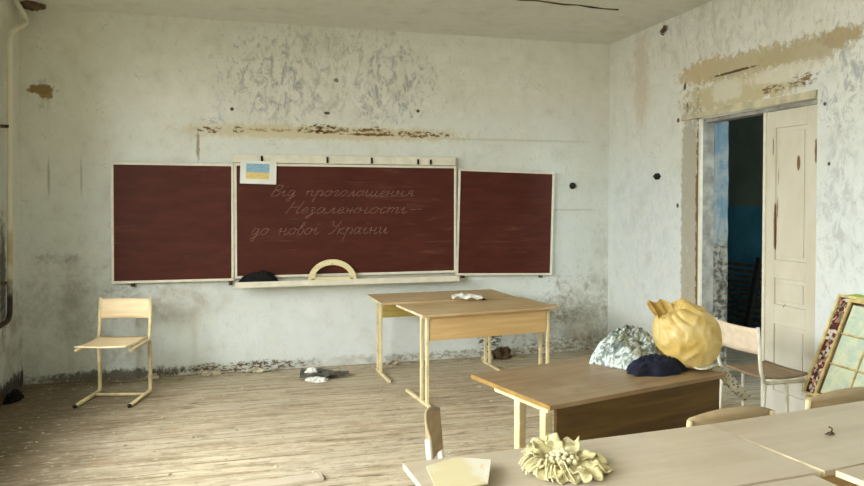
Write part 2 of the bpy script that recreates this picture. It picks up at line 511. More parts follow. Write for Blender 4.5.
def box(bm, x0, x1, y0, y1, z0, z1, mat=0, M4=None):
    vs = [bm.verts.new(M4 @ Vector(p) if M4 else p) for p in
          [(x0, y0, z0), (x1, y0, z0), (x1, y1, z0), (x0, y1, z0), (x0, y0, z1), (x1, y0, z1), (x1, y1, z1), (x0, y1, z1)]]
    for f in [(0, 3, 2, 1), (4, 5, 6, 7), (0, 1, 5, 4), (1, 2, 6, 5), (2, 3, 7, 6), (3, 0, 4, 7)]:
        bm.faces.new([vs[i] for i in f]).material_index = mat
    return bm

def catmull(pts, n=6):
    P = [Vector(p) for p in pts]
    if len(P) < 3: return P
    out = []
    for i in range(len(P) - 1):
        p0 = P[max(i - 1, 0)]; p1 = P[i]; p2 = P[i + 1]; p3 = P[min(i + 2, len(P) - 1)]
        for k in range(n):
            t = k / n
            out.append(0.5 * ((2 * p1) + (-p0 + p2) * t + (2 * p0 - 5 * p1 + 4 * p2 - p3) * t * t + (-p0 + 3 * p1 - 3 * p2 + p3) * t ** 3))
    out.append(P[-1]); return out

def rounded(pts, r=.05, n=5):
    """polyline with its inner corners rounded"""
    P = [Vector(p) for p in pts]; out = [P[0]]
    for i in range(1, len(P) - 1):
        a = P[i - 1] - P[i]; b = P[i + 1] - P[i]
        k = min(r, a.length * .45, b.length * .45)
        A = P[i] + a.normalized() * k; B = P[i] + b.normalized() * k
        for j in range(n + 1):
            t = j / n
            out.append((1 - t) ** 2 * A + 2 * t * (1 - t) * P[i] + t * t * B)
    out.append(P[-1]); return out

def tube(bm, pts, r, seg=10, flat=1.0, caps=True, mat=0):
    P = [Vector(p) for p in pts]
    n = None; rings = []
    for i, p in enumerate(P):
        d = (P[min(i + 1, len(P) - 1)] - P[max(i - 1, 0)]).normalized()
        if n is None:
            n = Vector((0, 0, 1)) if abs(d.z) < .9 else Vector((1, 0, 0))
        n = (n - d * n.dot(d)).normalized(); b = d.cross(n)
        rr = r[i] if isinstance(r, (list, tuple)) else r
        rings.append([bm.verts.new(p + n * math.cos(a) * rr * flat + b * math.sin(a) * rr) for a in [2 * PI * k / seg for k in range(seg)]])
    for a, b in zip(rings, rings[1:]):
        for k in range(seg):
            bm.faces.new((a[k], a[(k + 1) % seg], b[(k + 1) % seg], b[k])).material_index = mat
    if caps:
        bm.faces.new(rings[0][::-1]).material_index = mat; bm.faces.new(rings[-1]).material_index = mat
    return bm

def prism(bm, pts, z0, z1, mat=0, M4=None):
    f = (lambda v: M4 @ Vector(v)) if M4 else Vector
    a = [bm.verts.new(f((p[0], p[1], z0))) for p in pts]; b = [bm.verts.new(f((p[0], p[1], z1))) for p in pts]
    n = len(pts)
    bm.faces.new(a[::-1]).material_index = mat; bm.faces.new(b).material_index = mat
    for i in range(n):
        bm.faces.new((a[i], a[(i + 1) % n], b[(i + 1) % n], b[i])).material_index = mat
    return bm

def sheet(bm, fn, nu, nv, th=0.0, mat=0):
    """grid surface fn(u,v)->point, given a thickness th along its normals"""
    g = [[Vector(fn(i / nu, j / nv)) for j in range(nv + 1)] for i in range(nu + 1)]
    def nor(i, j):
        a = g[min(i + 1, nu)][j] - g[max(i - 1, 0)][j]; b = g[i][min(j + 1, nv)] - g[i][max(j - 1, 0)]
        c = a.cross(b); return c.normalized() if c.length > 1e-9 else Vector((0, 0, 1))
    T = [[bm.verts.new(g[i][j] + nor(i, j) * th * .5) for j in range(nv + 1)] for i in range(nu + 1)]
    B = [[bm.verts.new(g[i][j] - nor(i, j) * th * .5) for j in range(nv + 1)] for i in range(nu + 1)]
    F = lambda *v: setattr(bm.faces.new(v), 'material_index', mat)
    for i in range(nu):
        for j in range(nv):
            F(T[i][j], T[i + 1][j], T[i + 1][j + 1], T[i][j + 1])
            F(B[i][j], B[i][j + 1], B[i + 1][j + 1], B[i + 1][j])
    for i in range(nu):
        F(T[i][0], B[i][0], B[i + 1][0], T[i + 1][0]); F(T[i][nv], T[i + 1][nv], B[i + 1][nv], B[i][nv])
    for j in range(nv):
        F(T[0][j], T[0][j + 1], B[0][j + 1], B[0][j]); F(T[nu][j], B[nu][j], B[nu][j + 1], T[nu][j + 1])
    return bm

def heap(bm, c, r, seed, fold=.25, fine=.06, sub=5, fdir=(1, .4, .3), freq=1.0, base=0.0):
    """crumpled cloth lying in a pile: folds are ridged noise, the underside rests at z=base"""
    s = bmesh.ops.create_icosphere(bm, subdivisions=sub, radius=1.0)
    off = Vector((seed * 7.3, seed * 3.1, seed * 5.7)); fd = Vector(fdir).normalized()
    for v in s['verts']:
        p = v.co.normalized()
        q = p * 1.5 * freq + off
        w = noise.noise_vector(q * .9)
        q2 = q + w * .8
        ridge = 1 - abs(noise.noise(q2 + fd * 3 * q2.dot(fd))) * 2.4
        low = noise.noise(p * 1.1 + off)
        q3 = q * 2.1 + w * .9 + Vector((3, 8, 1))
        ridge2 = 1 - abs(noise.noise(q3)) * 2.6
        f = 1 + low * .35 + (ridge - .4) * fold + (ridge2 - .4) * fold * .35 + noise.noise(q * 4) * fine
        x = p * f
        z = x.z * r[2]
        if z < 0: z *= .12
        v.co = Vector((c[0] + x.x * r[0], c[1] + x.y * r[1], base + max(0.004, z + r[2] * .1)))
    return bm

def pile(bm, c, r, seed, base, dirs, amp=.45, n=90):
    """cloth thrown down in a pile: a closed mound with sharp warped folds and an uneven hem"""
    off = Vector((seed * 3.7, seed * 1.9, seed * 5.1))
    def f(u, v):
        a = 2 * PI * v; rad = u
        x, y = rad * math.cos(a), rad * math.sin(a)
        q = Vector((x, y, 0)) * 1.3 + off
        w = noise.noise_vector(q) * 1.1
        hem = 1 + .22 * noise.noise(Vector((math.cos(a) * 1.6, math.sin(a) * 1.6, seed))) + .05 * math.sin(a * 9 + seed)
        dome = max(0, 1 - rad ** 2.2) ** .75 * (.85 + .45 * noise.noise(q * .9 + Vector((7, 7, 7))))
        fold = 0
        for k, (ang, fr, am) in enumerate(dirs):
            t = (x * math.cos(ang) + y * math.sin(ang)) * fr + 2.2 * w[k % 3] + seed
            fold += am * abs(math.sin(t)) ** .7
        z = dome * (.62 + amp * fold) + .09 * (1 - rad ** 6) + .05 * fold * (1 - rad ** 3)
        return (c[0] + x * r[0] * hem + w.x * .06 * r[0], c[1] + y * r[1] * hem + w.y * .06 * r[1], base + .003 + max(0, z * r[2]))
    nu = n // 2
    g = [[bm.verts.new(f(i / nu, j / n)) for j in range(n)] for i in range(1, nu + 1)]
    top = bm.verts.new(f(0, 0))
    for j in range(n): bm.faces.new((top, g[0][j], g[0][(j + 1) % n]))
    for i in range(nu - 1):
        for j in range(n): bm.faces.new((g[i][j], g[i + 1][j], g[i + 1][(j + 1) % n], g[i][(j + 1) % n]))
    low = [bm.verts.new((v.co.x, v.co.y, base + .001)) for v in g[-1]]
    for j in range(n): bm.faces.new((g[-1][j], low[j], low[(j + 1) % n], g[-1][(j + 1) % n]))
    bm.faces.new(low)
    return bm

# ------------------------------------------------------------------ room shell
XL, XR, YB, YF, HC = -1.8, 3.64, 6.53, -2.4, 3.15
DY0, DY1, DZ = 3.80, 5.03, 2.215      # door opening
bm = new_bm(); box(bm, XL - .4, 5.9, YF - .3, 9.2, -.2, 0); struct('floor', bm, M['floor'])
bm = new_bm(); box(bm, XL - .4, 5.9, YF - .3, 9.2, HC, HC + .2); struct('ceiling', bm, M['ceiling'])
bm = new_bm(); box(bm, XL - .4, XR + .24, YB, YB + .3, 0, HC); struct('wall_back', bm, M['wall_back'])
bm = new_bm()
box(bm, XR, XR + .24, YF, DY0, 0, HC); box(bm, XR, XR + .24, DY1, YB, 0, HC); box(bm, XR, XR + .24, DY0, DY1, DZ, HC)
struct('wall_right', bm, M['wall_right'])
bm = new_bm(); box(bm, XL - .4, XR + .24, YF - .3, YF, 0, HC); struct('wall_front', bm, M['wall_right'])
# left wall with three windows
wins = [(-1.9, .0), (.7, 2.6), (3.3, 4.95)]; SZ0, SZ1 = .80, 2.75
bm = new_bm()
edges = [YF] + [v for w in wins for v in w] + [YB]
for i in range(0, len(edges), 2): box(bm, XL - .4, XL, edges[i], edges[i + 1], 0, HC)
for a, b in wins:
    box(bm, XL - .4, XL, a, b, 0, SZ0); box(bm, XL - .4, XL, a, b, SZ1, HC)
struct('wall_left', bm, M['wall_left'])
for k, (a, b) in enumerate(wins):
    bm = new_bm(); X0, X1 = XL - .22, XL - .16
    for y0, y1, z0, z1 in [(a, b, SZ0, SZ0 + .06), (a, b, SZ1 - .06, SZ1), (a, a + .06, SZ0, SZ1), (b - .06, b, SZ0, SZ1),
                           ((a + b) / 2 - .04, (a + b) / 2 + .04, SZ0, SZ1), (a, b, 2.15, 2.21)]:
        box(bm, X0, X1, y0, y1, z0, z1)
    struct('window_%d' % (k + 1), bm, M['paint_white'])
# corridor behind the door
bm = new_bm()
box(bm, 5.6, 5.8, .6, 9.0, 0, HC); box(bm, XR + .24, 5.8, 8.9, 9.1, 0, HC); box(bm, XR + .24, 5.8, .4, .6, 0, HC)
box(bm, XR + .24, XR + .28, YB + .3, 9.0, 0, HC)
struct('wall_corridor', bm, M['corridor'])
# door lining: ivory post against broken plaster, and the pale blue inner reveal
bm = new_bm(); box(bm, XR - .012, XR + .012, DY1 - .03, DY1, 0, DZ)
struct('trim_1', bm, M['paint_white'], .003)
bm = new_bm(); box(bm, XR + .012, XR + .12, DY1 - .03, DY1, 0, DZ); box(bm, XR + .03, XR + .12, DY0, DY1 - .03, DZ - .03, DZ)
box(bm, XR + .03, XR + .12, DY0, DY0 + .018, 0, DZ - .03)
struct('trim_5', bm, M['frame_grey'], .003)
bm = new_bm(); sheet(bm, lambda u, v: (XR + .122 + .118 * u, DY1 - .022 - .02 * u + .010 * noise.noise(Vector((u * 4, 0, v * 16))), .001 + v * 2.2), 6, 60, .02)
struct('trim_2', bm, M['reveal'])
# broken edge of the lintel plaster above the door
bm = new_bm()
sheet(bm, lambda u, v: (XR - .004 - .010 * (1 - v) , 3.80 + 1.47 * u, DZ + .0 + v * (.055 + .02 * noise.noise(Vector((u * 3, 2, 0)))) + .012 * u), 50, 3, .012)
struct('trim_3', bm, M['lintel'])

# fixed leaf of the double door
def door_leaf():
    bm = new_bm(); X = XR + .035; y0, y1, z0, z1 = DY0 + .02, 4.30, .01, DZ - .032
    P = [(.18, .66), (.80, .99), (1.12, 2.06)]; a, b = y0 + .10, y1 - .085
    box(bm, X, X + .04, y0, a, z0, z1); box(bm, X, X + .04, b, y1, z0, z1)
    zs = [z0] + [v for p in P for v in p] + [z1]
    for i in range(0, len(zs), 2): box(bm, X, X + .04, a, b, zs[i], zs[i + 1])
    for p, q in P:
        box(bm, X + .012, X + .03, a, b, p, q)
        box(bm, X + .004, X + .012, a + .03, b - .03, p + .03, q - .03)
    return bm
d = struct('door_1', door_leaf(), M['door'], .003)
# the thin edge strip on its meeting stile
bm = new_bm(); box(bm, XR + .025, XR + .05, 4.30, 4.325, .01, DZ - .032)
s = obj('edge_strip', bm, M['paint_white'], d)

# ceiling crack and holes: raised plaster lips
bm = new_bm()
pts = [(2.0 + .13 * i, 5.22 + .012 * i + .012 * math.sin(i * 2.1), HC - .002) for i in range(9)]
tube(bm, pts, [.004 + .008 * abs(math.sin(i * 1.3)) for i in range(9)], 6)
struct('trim_4', bm, M['brownwood'])

# wooden strip lying along the left wall where a baseboard came off
bm = new_bm(); box(bm, XL, XL + .03, 3.2, 5.95, 0, .09); struct('baseboard_left', bm, M['brownwood'], .003)

# ------------------------------------------------------------------ things fixed to the walls
YBD = 6.47   # face of the board
def hang(x, z): # from wall plane to board plane
    return x * YBD / YB, 1.54 + (z - 1.54) * YBD / YB

def panel(root, name, x0, x1, z0, z1, rot=0.0, fr=.022, label=None):
    """a maroon board panel and its pale frame"""
    cx, cz = (x0 + x1) / 2, (z0 + z1) / 2; w, h = (x1 - x0) / 2, (z1 - z0) / 2
    M4 = Matrix.Translation((cx, 0, cz)) @ Matrix.Rotation(rot, 4, 'Y')
    bm = new_bm(); box(bm, -w + fr * .6, w - fr * .6, YBD + .004, YBD + .03, -h + fr * .6, h - fr * .6, 0, M4)
    p = obj(name, bm, M['board'], root)
    bm = new_bm()
    for a, b, c, d_ in [(-w, w, h - fr, h), (-w, w, -h, -h + fr), (-w, -w + fr, -h + fr, h - fr), (w - fr, w, -h + fr, h - fr)]:
        box(bm, a, b, YBD - .006, YBD + .035, c, d_, 0, M4)
    obj('panel_frame', bm, M['paint_white'], p, bevel=.003)
    return p

board = thing('chalkboard', 'maroon three-panel school chalkboard with handwriting, hung on the peeling back wall', 'chalkboard', (0, 0, 0))
wl = panel(board, 'wing_panel', *[v for v in (hang(-1.110, 0)[0], hang(-.092, 0)[0])], hang(0, .825)[1], hang(0, 1.875)[1], 0.003)
cp = panel(board, 'centre_panel', hang(-.088, 0)[0], hang(1.995, 0)[0], hang(0, .842)[1], hang(0, 1.880)[1])
wr = panel(board, 'wing_panel', hang(2.005, 0)[0], hang(3.022, 0)[0], hang(0, .800)[1], hang(0, 1.845)[1], 0.025)
bm = new_bm(); box(bm, hang(-.10, 0)[0], hang(1.985, 0)[0], YBD - .01, YB - .001, hang(0, 1.885)[1], hang(0, 1.962)[1])
obj('top_rail', bm, M['paint_white'], board, bevel=.004)
bm = new_bm(); prism(bm, [(YBD - .13, -.022), (YBD - .12, -.022), (YBD - .118, .0), (YBD + .01, .006), (YBD + .01, .03), (YBD - .12, .012), (YBD - .13, .030)], -.085, 1.97,
                     M4=Matrix(((0, 0, 1, 0), (1, 0, 0, 0), (0, 1, 0, .80), (0, 0, 0, 1))))
obj('chalk_tray', bm, M['paint_white'], board, bevel=.002)
for x, z in ((-.95, .80), (-.14, .79), (2.04, .79), (2.86, .77)):
    bm = new_bm(); box(bm, x, x + .03, YBD + .02, YB - .001, z, z + .05); box(bm, x + .005, x + .02, YBD, YBD + .03, z + .01, z + .03)
    obj('bracket', bm, M['brownwood'], board)

# chalk handwriting, letter by letter: x-height is 1
GL = {
 'и': (1.0, [[(0, .9), (.1, 1), (.15, .3), (.3, 0), (.5, .3), (.65, 1), (.65, .3), (.8, 0), (1, .3)]]),
 'і': (.55, [[(0, .5), (.2, 1), (.2, .2), (.4, 0), (.55, .3)], [(.25, 1.5), (.3, 1.6)]]),
 'ї': (.6, [[(0, .5), (.2, 1), (.2, .2), (.4, 0), (.55, .3)], [(.15, 1.5), (.2, 1.6)], [(.38, 1.5), (.43, 1.6)]]),
 'п': (.9, [[(0, .6), (.15, 1), (.15, 0)], [(.15, .7), (.45, 1), (.55, .8), (.55, .2), (.7, 0), (.9, .3)]]),
 'н': (.95, [[(0, .6), (.15, 1), (.15, 0)], [(.15, .5), (.6, .5)], [(.6, 1), (.6, .2), (.75, 0), (.95, .3)]]),
 'р': (.8, [[(0, .6), (.15, 1), (.1, -1)], [(.15, .7), (.4, 1), (.65, .6), (.5, .05), (.8, .2)]]),
 'о': (.8, [[(.4, 1), (.1, .8), (.05, .3), (.3, 0), (.55, .3), (.55, .8), (.4, 1), (.6, .8), (.8, .7)]]),
 'г': (.6, [[(0, .7), (.2, 1), (.4, .8), (.2, .2), (.4, 0), (.6, .3)]]),
 'л': (.75, [[(0, .05), (.15, .1), (.4, 1), (.45, .3), (.55, 0), (.75, .3)]]),
 'ш': (1.4, [[(0, .9), (.1, 1), (.1, .3), (.25, 0), (.5, .3), (.55, 1), (.55, .3), (.7, 0), (.95, .3), (1, 1), (1, .3), (1.15, 0), (1.4, .3)]]),
 'е': (.55, [[(0, .4), (.35, .55), (.4, .9), (.2, 1), (.05, .5), (.2, 0), (.55, .3)]]),
 'я': (.85, [[(0, 0), (.2, .2), (.35, .5)], [(.6, 1), (.3, 1), (.25, .6), (.6, .5)], [(.6, 1), (.6, .1), (.85, .2)]]),
 'з': (.6, [[(.05, .9), (.3, 1), (.35, .7), (.15, .5), (.35, .3), (.3, -.4), (.1, -.8), (.1, -.4), (.6, .2)]]),
 'а': (.85, [[(.5, .8), (.2, 1), (.05, .4), (.25, 0), (.5, .5), (.55, 1), (.55, .2), (.7, 0), (.85, .3)]]),
 'ж': (1.05, [[(0, .9), (.2, .8), (.2, .1), (0, .1)], [(.5, 1), (.5, 0)], [(.2, .5), (.8, .5)], [(1, .9), (.8, .8), (.8, .1), (1.05, .2)]]),
 'с': (.55, [[(.45, .85), (.2, 1), (.05, .5), (.2, 0), (.55, .3)]]),
 'т': (1.1, [[(0, .7), (.1, 1), (.1, 0)], [(.1, .7), (.35, 1), (.45, .8), (.45, 0)], [(.45, .7), (.7, 1), (.8, .8), (.8, .2), (.95, 0), (1.1, .3)]]),
 'д': (.8, [[(.5, .8), (.2, 1), (.05, .4), (.25, 0), (.5, .5), (.55, 1), (.5, -.6), (.35, -.9), (.2, -.6), (.8, .2)]]),
 'в': (.65, [[(.05, .1), (.1, 1), (.25, 1.8), (.4, 1.6), (.15, 1), (.5, .8), (.45, .1), (.15, 0)]]),
 'к': (.75, [[(.1, 1), (.1, 0)], [(.55, 1), (.15, .5), (.6, 0), (.75, .2)]]),
 'В': (.9, [[(.1, 0), (.25, 1.9)], [(.25, 1.9), (.7, 1.8), (.6, 1.2), (.2, 1), (.7, .8), (.65, .1), (.1, 0)]]),
 'Н': (1.15, [[(.1, 0), (.25, 2)], [(.2, 1), (.85, 1.1)], [(.95, 2), (.8, .2), (1.1, .2)]]),
 'У': (.9, [[(0, 1.8), (.15, 2), (.25, 1.3), (.6, 1.2)], [(.85, 2), (.5, .3), (.1, 0)]]),
 '—': (1.2, [[(.2, .6), (1.1, .7)]]), ' ': (.8, []),
}
def write(text, x0, x1, z, xh, slope=0.0):
    tot = sum(GL[c][0] for c in text); sx = (x1 - x0) / tot; x = 0
    bm = new_bm(); rnd = random.Random(len(text))
    for c in text:
        w, strokes = GL[c]
        for st in strokes:
            pts = [(x0 + (x + px + .28 * py) * sx, YBD + .003, z + py * xh + (px + x) * sx * slope) for px, py in st]
            tube(bm, catmull(pts, 3), .0021, 5, 1)
        x += w
    obj('chalk_writing', bm, M['chalk'], cp)
write('Від проголошення', .22, 1.55, 1.585, .052, -.00)
write('Незалежності—', .35, 1.62, 1.425, .056, .0)
write('до нової України', .05, 1.30, 1.235, .060, .0)

# clips on the top rail
for i, x in enumerate((.155, .745, 1.16, 1.61, 1.735)):
    bm = new_bm(); x *= .99
    box(bm, x - .009, x + .009, YBD - .022, YBD - .0105, 1.888, 1.944 if i < 3 else 1.935)
    tube(bm, [(x, YBD - .03, 1.912), (x, YBD - .012, 1.912)], .008, 8)
    tag(obj('clip', bm, M['rubber'], None, bevel=.002), ['small dark clip holding the blue and yellow drawing', 'small dark clip on the white rail, second from the left',
        'small dark clip on the white rail, above the middle of the board', 'slim dark clip on the white rail, left of the closely spaced pair',
        'slim dark clip on the white rail, nearest the right wing'][i], 'clip', 'clips on the board rail')

# flag drawing card
cardx, cardz = .122, 1.795
fc = thing('flag_drawing', 'white card with a blue and yellow drawn flag, clipped to the board top', 'drawing', (cardx, YBD - .016, cardz))
fc.rotation_euler = (0, math.radians(1.5), 0)
bm = new_bm(); sheet(bm, lambda u, v: ((u - .5) * .315, -.004 * math.sin(u * PI) - .003, (v - .5) * .205), 8, 4, .002); obj('card', bm, M['white_paper'], fc)
bm = new_bm(); sheet(bm, lambda u, v: ((u - .5) * .20 - .005, -.004 * math.sin((.5 + (u - .5) * .63) * PI) - .0055, (v - .5) * .135 + .01), 8, 4, .001)
obj('flag', bm, M['flag'], fc)

# protractor on the tray
def protractor():
    r1, r0 = .222, .158; bm = new_bm(); n = 28
    th = .008
    outer = [(r1 * math.cos(PI * k / n), r1 * math.sin(PI * k / n) * .88) for k in range(n + 1)]
    inner = [(r0 * math.cos(PI * k / n), .035 + (r0 - .03) * math.sin(PI * k / n) * .88) for k in range(n + 1)]
    bm.free(); bm = new_bm()
    def f(u, v):
        k = u * n; a = PI * u
        ro, zo = r1 * math.cos(a), r1 * math.sin(a) * .88
        ri, zi = r0 * math.cos(a), .034 + (r0 - .034) * math.sin(a) * .88
        return (ro + (ri - ro) * v, th / 2, zo + (zi - zo) * v)
    sheet(bm, f, n, 3, th)
    box(bm, -r0 - .004, r0 + .004, 0, th, 0, .034)
    for k in range(1, 18):
        a = PI * k / 18
        c, s_ = math.cos(a), math.sin(a) * .88
        tube(bm, [(c * .185, -.0005, s_ * .185), (c * .201, -.0005, s_ * .201)], .0012, 4, mat=1)
    return bm
pr = thing('protractor', 'large pale wooden half-circle protractor standing on the chalk tray', 'protractor', (.775, YBD - .075, .815))
pr.rotation_euler = (math.radians(-14), 0, 0)
obj('arc', protractor(), [M['protractor'], M['gold']], pr)
bm = new_bm(); tube(bm, [(0, -.006, .150), (0, .0, .150)], .010, 10); obj('pivot', bm, M['gold'], pr)

bm = new_bm(); pile(bm, (.12, 6.415, 0), (.175, .045, .115), 3, .815, [(.1, 7, .5), (.4, 15, .25)], .4, 70)
tag(obj('chalk_rag', bm, M['black'], None, True), 'black crumpled rag lying at the left end of the chalk tray', 'rag')

# heating pipe in the left corner
pp = thing('heating_pipe', 'cream heating riser pipe with sooty elbow beside the left corner', 'pipe', (0, 0, 0))
bm = new_bm(); tube(bm, rounded([(-1.74, 5.35, .61), (-1.74, 6.0, .63), (-1.74, 6.02, 1.2), (-1.74, 6.08, 2.84), (-1.69, 6.40, 3.0), (-1.76, 6.28, 3.15)], .09), .020, 12)
obj('riser', bm, M['pipe'], pp, True)
bm = new_bm(); tube(bm, [(-1.76, 5.78, 0.0), (-1.76, 5.80, 3.15)], .012, 10); obj('thin_riser', bm, M['pipe'], pp, True)
for z, y in ((2.1, 6.03), (.9, 6.0)):
    bm = new_bm(); box(bm, -1.799, -1.74, y, y + .02, z, z + .025); obj('wall_clamp', bm, M['brownwood'], pp)
bm = new_bm()
heap(bm, (-1.66, 6.42, 0), (.085, .10, .05), 8, .3, .2, 3, base=0)
for v in bm.verts: v.co.z = HC - v.co.z + .002
tag(obj('broken_plaster', bm, M['brownwood'], None), 'dark broken hole of plaster where the pipe meets the ceiling', 'plaster')

# junction hole and stub on the right wall
bm = new_bm(); tube(bm, [(XR + .01, 5.617, 1.765), (XR - .05, 5.60, 1.762)], [.030, .028], 4)
tag(obj('pipe_stub', bm, M['rubber'], None, True), 'dark round stub sticking out of the wall left of the doorway', 'pipe stub')
bm = new_bm(); tube(bm, [(3.233, YB + .01, 1.694), (3.233, YB - .02, 1.694)], [.034, .030], 14)  # black plug stands in for the dark of an open hole
tag(obj('hole_plug', bm, M['rubber'], None, True), 'black round plug standing in for a hole in the wall right of the chalkboard', 'plug')
bm = new_bm()
for k in range(5):
    tube(bm, catmull([(XR, 5.56, 3.03 + k * .02), (XR - .03, 5.55 - .02 * k, 3.04 + .01 * k), (XR - .02, 5.50 + .02 * k, 3.06), (XR, 5.55, 3.10)], 3), .006, 5)
tag(obj('wire_knot', bm, M['brownwood'], None), 'small knot of dark wires where right wall meets ceiling', 'wire')

# ------------------------------------------------------------------ furniture
def dup(root, loc, rz, label, group=None):
    r = root.copy(); COL.objects.link(r); r.location = loc; r.rotation_euler = (0, 0, rz); r['label'] = label
    if group: r['group'] = group
    for ch in list(root.children):
        c = ch.copy(); COL.objects.link(c); c.parent = r
        for g in ch.children:
            e = g.copy(); COL.objects.link(e); e.parent = c
    return r

def table(label, loc, rz, w, d, h, top, panelm, ph=.18, edge=None, legm=None, gap=.11, group=None, flip=False, nolegs=False, lw=.012, inset=.035, pr=0.0, cat='table', tint_edge=None):
    """pupil's table: top, hanging front panel, and at each end a pair of tubes on a runner foot; panel is at -y"""
    t = thing('school_table', label, cat, loc, rz, group)
    legm = legm or M['cream_metal']; edge = edge or M['edge']
    th = .018; f = -1 if not flip else 1
    bm = new_bm(); box(bm, -w / 2 + .001, w / 2 - .001, -d / 2 + .001, d / 2 - .001, h - th, h)
    tp = obj('tabletop', bm, top, t)
    for a, b in ((-w / 2, -w / 2 + .001), (w / 2 - .001, w / 2)):
        bm = new_bm(); box(bm, a, b, -d / 2, d / 2, h - th, h - .0005)
        obj('edge_band', bm, edge, tp)
    ly = f * (d / 2 - .07)
    bm = new_bm(); box(bm, -w / 2 + inset + .02, w / 2 - inset - .02 + pr, ly - .008 + f * (.034 if pr else 0), ly + .008 + f * (.034 if pr else 0), h - th - ph, h - th - .001)
    obj('front_panel', bm, panelm, t, bevel=.002)
    if nolegs: return t
    for s in (-1, 1):
        x = s * (w / 2 - inset)
        bm = new_bm()
        for yy in (ly, ly - f * gap): box(bm, x - lw, x + lw, yy - lw - .002, yy + lw + .002, .026, h - th - .024)
        obj('leg', bm, legm, t, bevel=.004)
        bm = new_bm(); y0, y1 = sorted((ly + f * .05, ly - f * (d * .74)))
        box(bm, x - .013, x + .013, y0, y1, .003, .026); obj('foot', bm, legm, t, bevel=.004)
        bm = new_bm(); y0, y1 = sorted((ly + f * .03, ly - f * (gap + .17)))
        box(bm, x - .014, x + .014, y0, y1, h - th - .025, h - th); obj('top_rail', bm, legm, t, bevel=.003)
    return t

R = math.radians
table('pale wooden school table near the back wall, its front panel facing the room', (1.802, 5.335, 0), R(7), 1.165, .60, .70, M['pine'], M['pine_panel'], .19, inset=.062)
table('pale wooden school table pushed behind another, close under the chalkboard', (1.687, 6.005, 0), R(2.5), 1.22, .58, .695, M['pine'], M['shaded_panel'], .19, flip=True, inset=.09)
table('brown topped desk with a dark front panel, heaped with clothes', (1.557, 2.875, 0), R(14.5), 1.02, .565, .75, M['desk_brown'], M['panel_dark'], .255, edge=M['edge_dark'], gap=.17, lw=.017, pr=.05)
table('beige pupils table in the foreground with the dried flower on it', (1.077, 1.926, 0), R(4), 1.174, .48, .72, M['laminate'], M['pine_panel'], .15, flip=False)
table('beige pupils table at the right edge, a dark scrap on its top', (2.2495, 2.047, 0), R(7), 1.15, .48, .716, M['laminate'], M['pine_panel'], .15)
table('beige table in the bottom row, nearest the camera, left of the seam', (1.090, 1.437, 0), R(4), 1.15, .48, .718, M['laminate'], M['pine_panel'], .15)
table('beige table at the bottom right corner with a bright left edge', (2.339, 1.560, 0), R(8), 1.17, .48, .724, M['laminate'], M['pine_panel'], .15)

def chair(label, loc, rz, ply, seatm, metal, h=.765, sh=.44, w=.40, four=False, bow=.03, crown=.0, bh=.155, d=.36, r=.0115):
    """school chair facing local -y; back posts rise from bent tubes, runners lie on the floor"""
    t = thing('school_chair', label, 'chair', loc, rz)
    x = w / 2
    def seatf(u, v):
        yy = .02 - v * (d + .02); e = (u - .5) * 2
        return (e * (x - .012 - .0 * v), yy, sh + .012 - .012 * math.sin(v * PI) + (.006 if v > .9 else 0) + .006 * e * e)
    bm = new_bm(); sheet(bm, seatf, 10, 10, .012); obj('seat', bm, seatm, t, True)
    b = t.children[-1] if t.children else None
    def backf(u, v):
        e = (u - .5) * 2
        return (e * (x - .002), .055 + bow * (1 - e * e) + .012 * v, h - bh - .012 + (bh + crown * (1 - e * e)) * v)
    bm = new_bm(); sheet(bm, backf, 14, 6, .011); obj('backrest', bm, ply, t, True)
    for s in (-1, 1):
        X = s * x
        # post and seat rail are one bent tube
        bm = new_bm(); tube(bm, rounded([(X, .075, h - crown * .5), (X, .050, sh + .05), (X, .02, sh - .014), (X, -d * .88, sh - .016)], .05), r, 10)
        obj('back_post', bm, metal, t, True)
        if four:
            for yy, k in ((.02, .03), (-d * .45, -.01)):
                bm = new_bm(); tube(bm, [(X, yy, sh - .02), (X, yy + k, .012)], r * .95, 10); lg = obj('leg', bm, metal, t, True)
                bm = new_bm(); tube(bm, [(X, yy + k, .014), (X, yy + k, 0.001)], r * 1.3, 10); obj('leg_cap', bm, M['rubber'], lg, True)
        else:
            bm = new_bm(); tube(bm, rounded([(X, .035, sh - .02), (X, .05, .20), (X, .05, .016), (X, -d * .92, .014)], .03), r * 1.15, 10)
            lg = obj('leg', bm, metal, t, True)
            bm = new_bm(); tube(bm, [(X, -d * .92 - .001, .014), (X, -d * .92 - .012, .014)], r * 1.2, 10); obj('leg_cap', bm, M['rubber'], lg, True)
    if not four: bm = new_bm(); tube(bm, [(-x, -.06, .016), (x, -.06, .016)], r * .9, 10); obj('cross_bar', bm, metal, t, True)
    return t

chair('cream school chair with pale plywood, alone by the left end of the back wall', (-.945, 6.0, 0), R(-13), M['ply'], M['ply'], M['cream_metal'], d=.40, r=.0135)
chair('white framed chair with pinkish backrest and brown seat by the open doorway', (3.05, 3.735, 0), R(91), M['ply_pink'], M['ply_seat'], M['white_metal'], .78, .45, .38, True, d=.31)
chair('chair with brown curved backrest between the brown desk and the front tables', (1.84, 2.41, 0), R(184), M['ply_brown'], M['ply_brown'], M['cream_metal'], .715, .42, .40, crown=.035)
chair('chair with brown curved backrest in front of the leaning notice board', (2.47, 2.50, 0), R(187), M['ply_brown'], M['ply_brown'], M['cream_metal'], .725, .42, .42, crown=.03)
chair('chair seen edge-on at the far left corner of the flower table', (.715, 2.37, 0), R(70), M['ply_brown'], M['ply_brown'], M['white_metal'], .765, .43, .35, crown=.035)

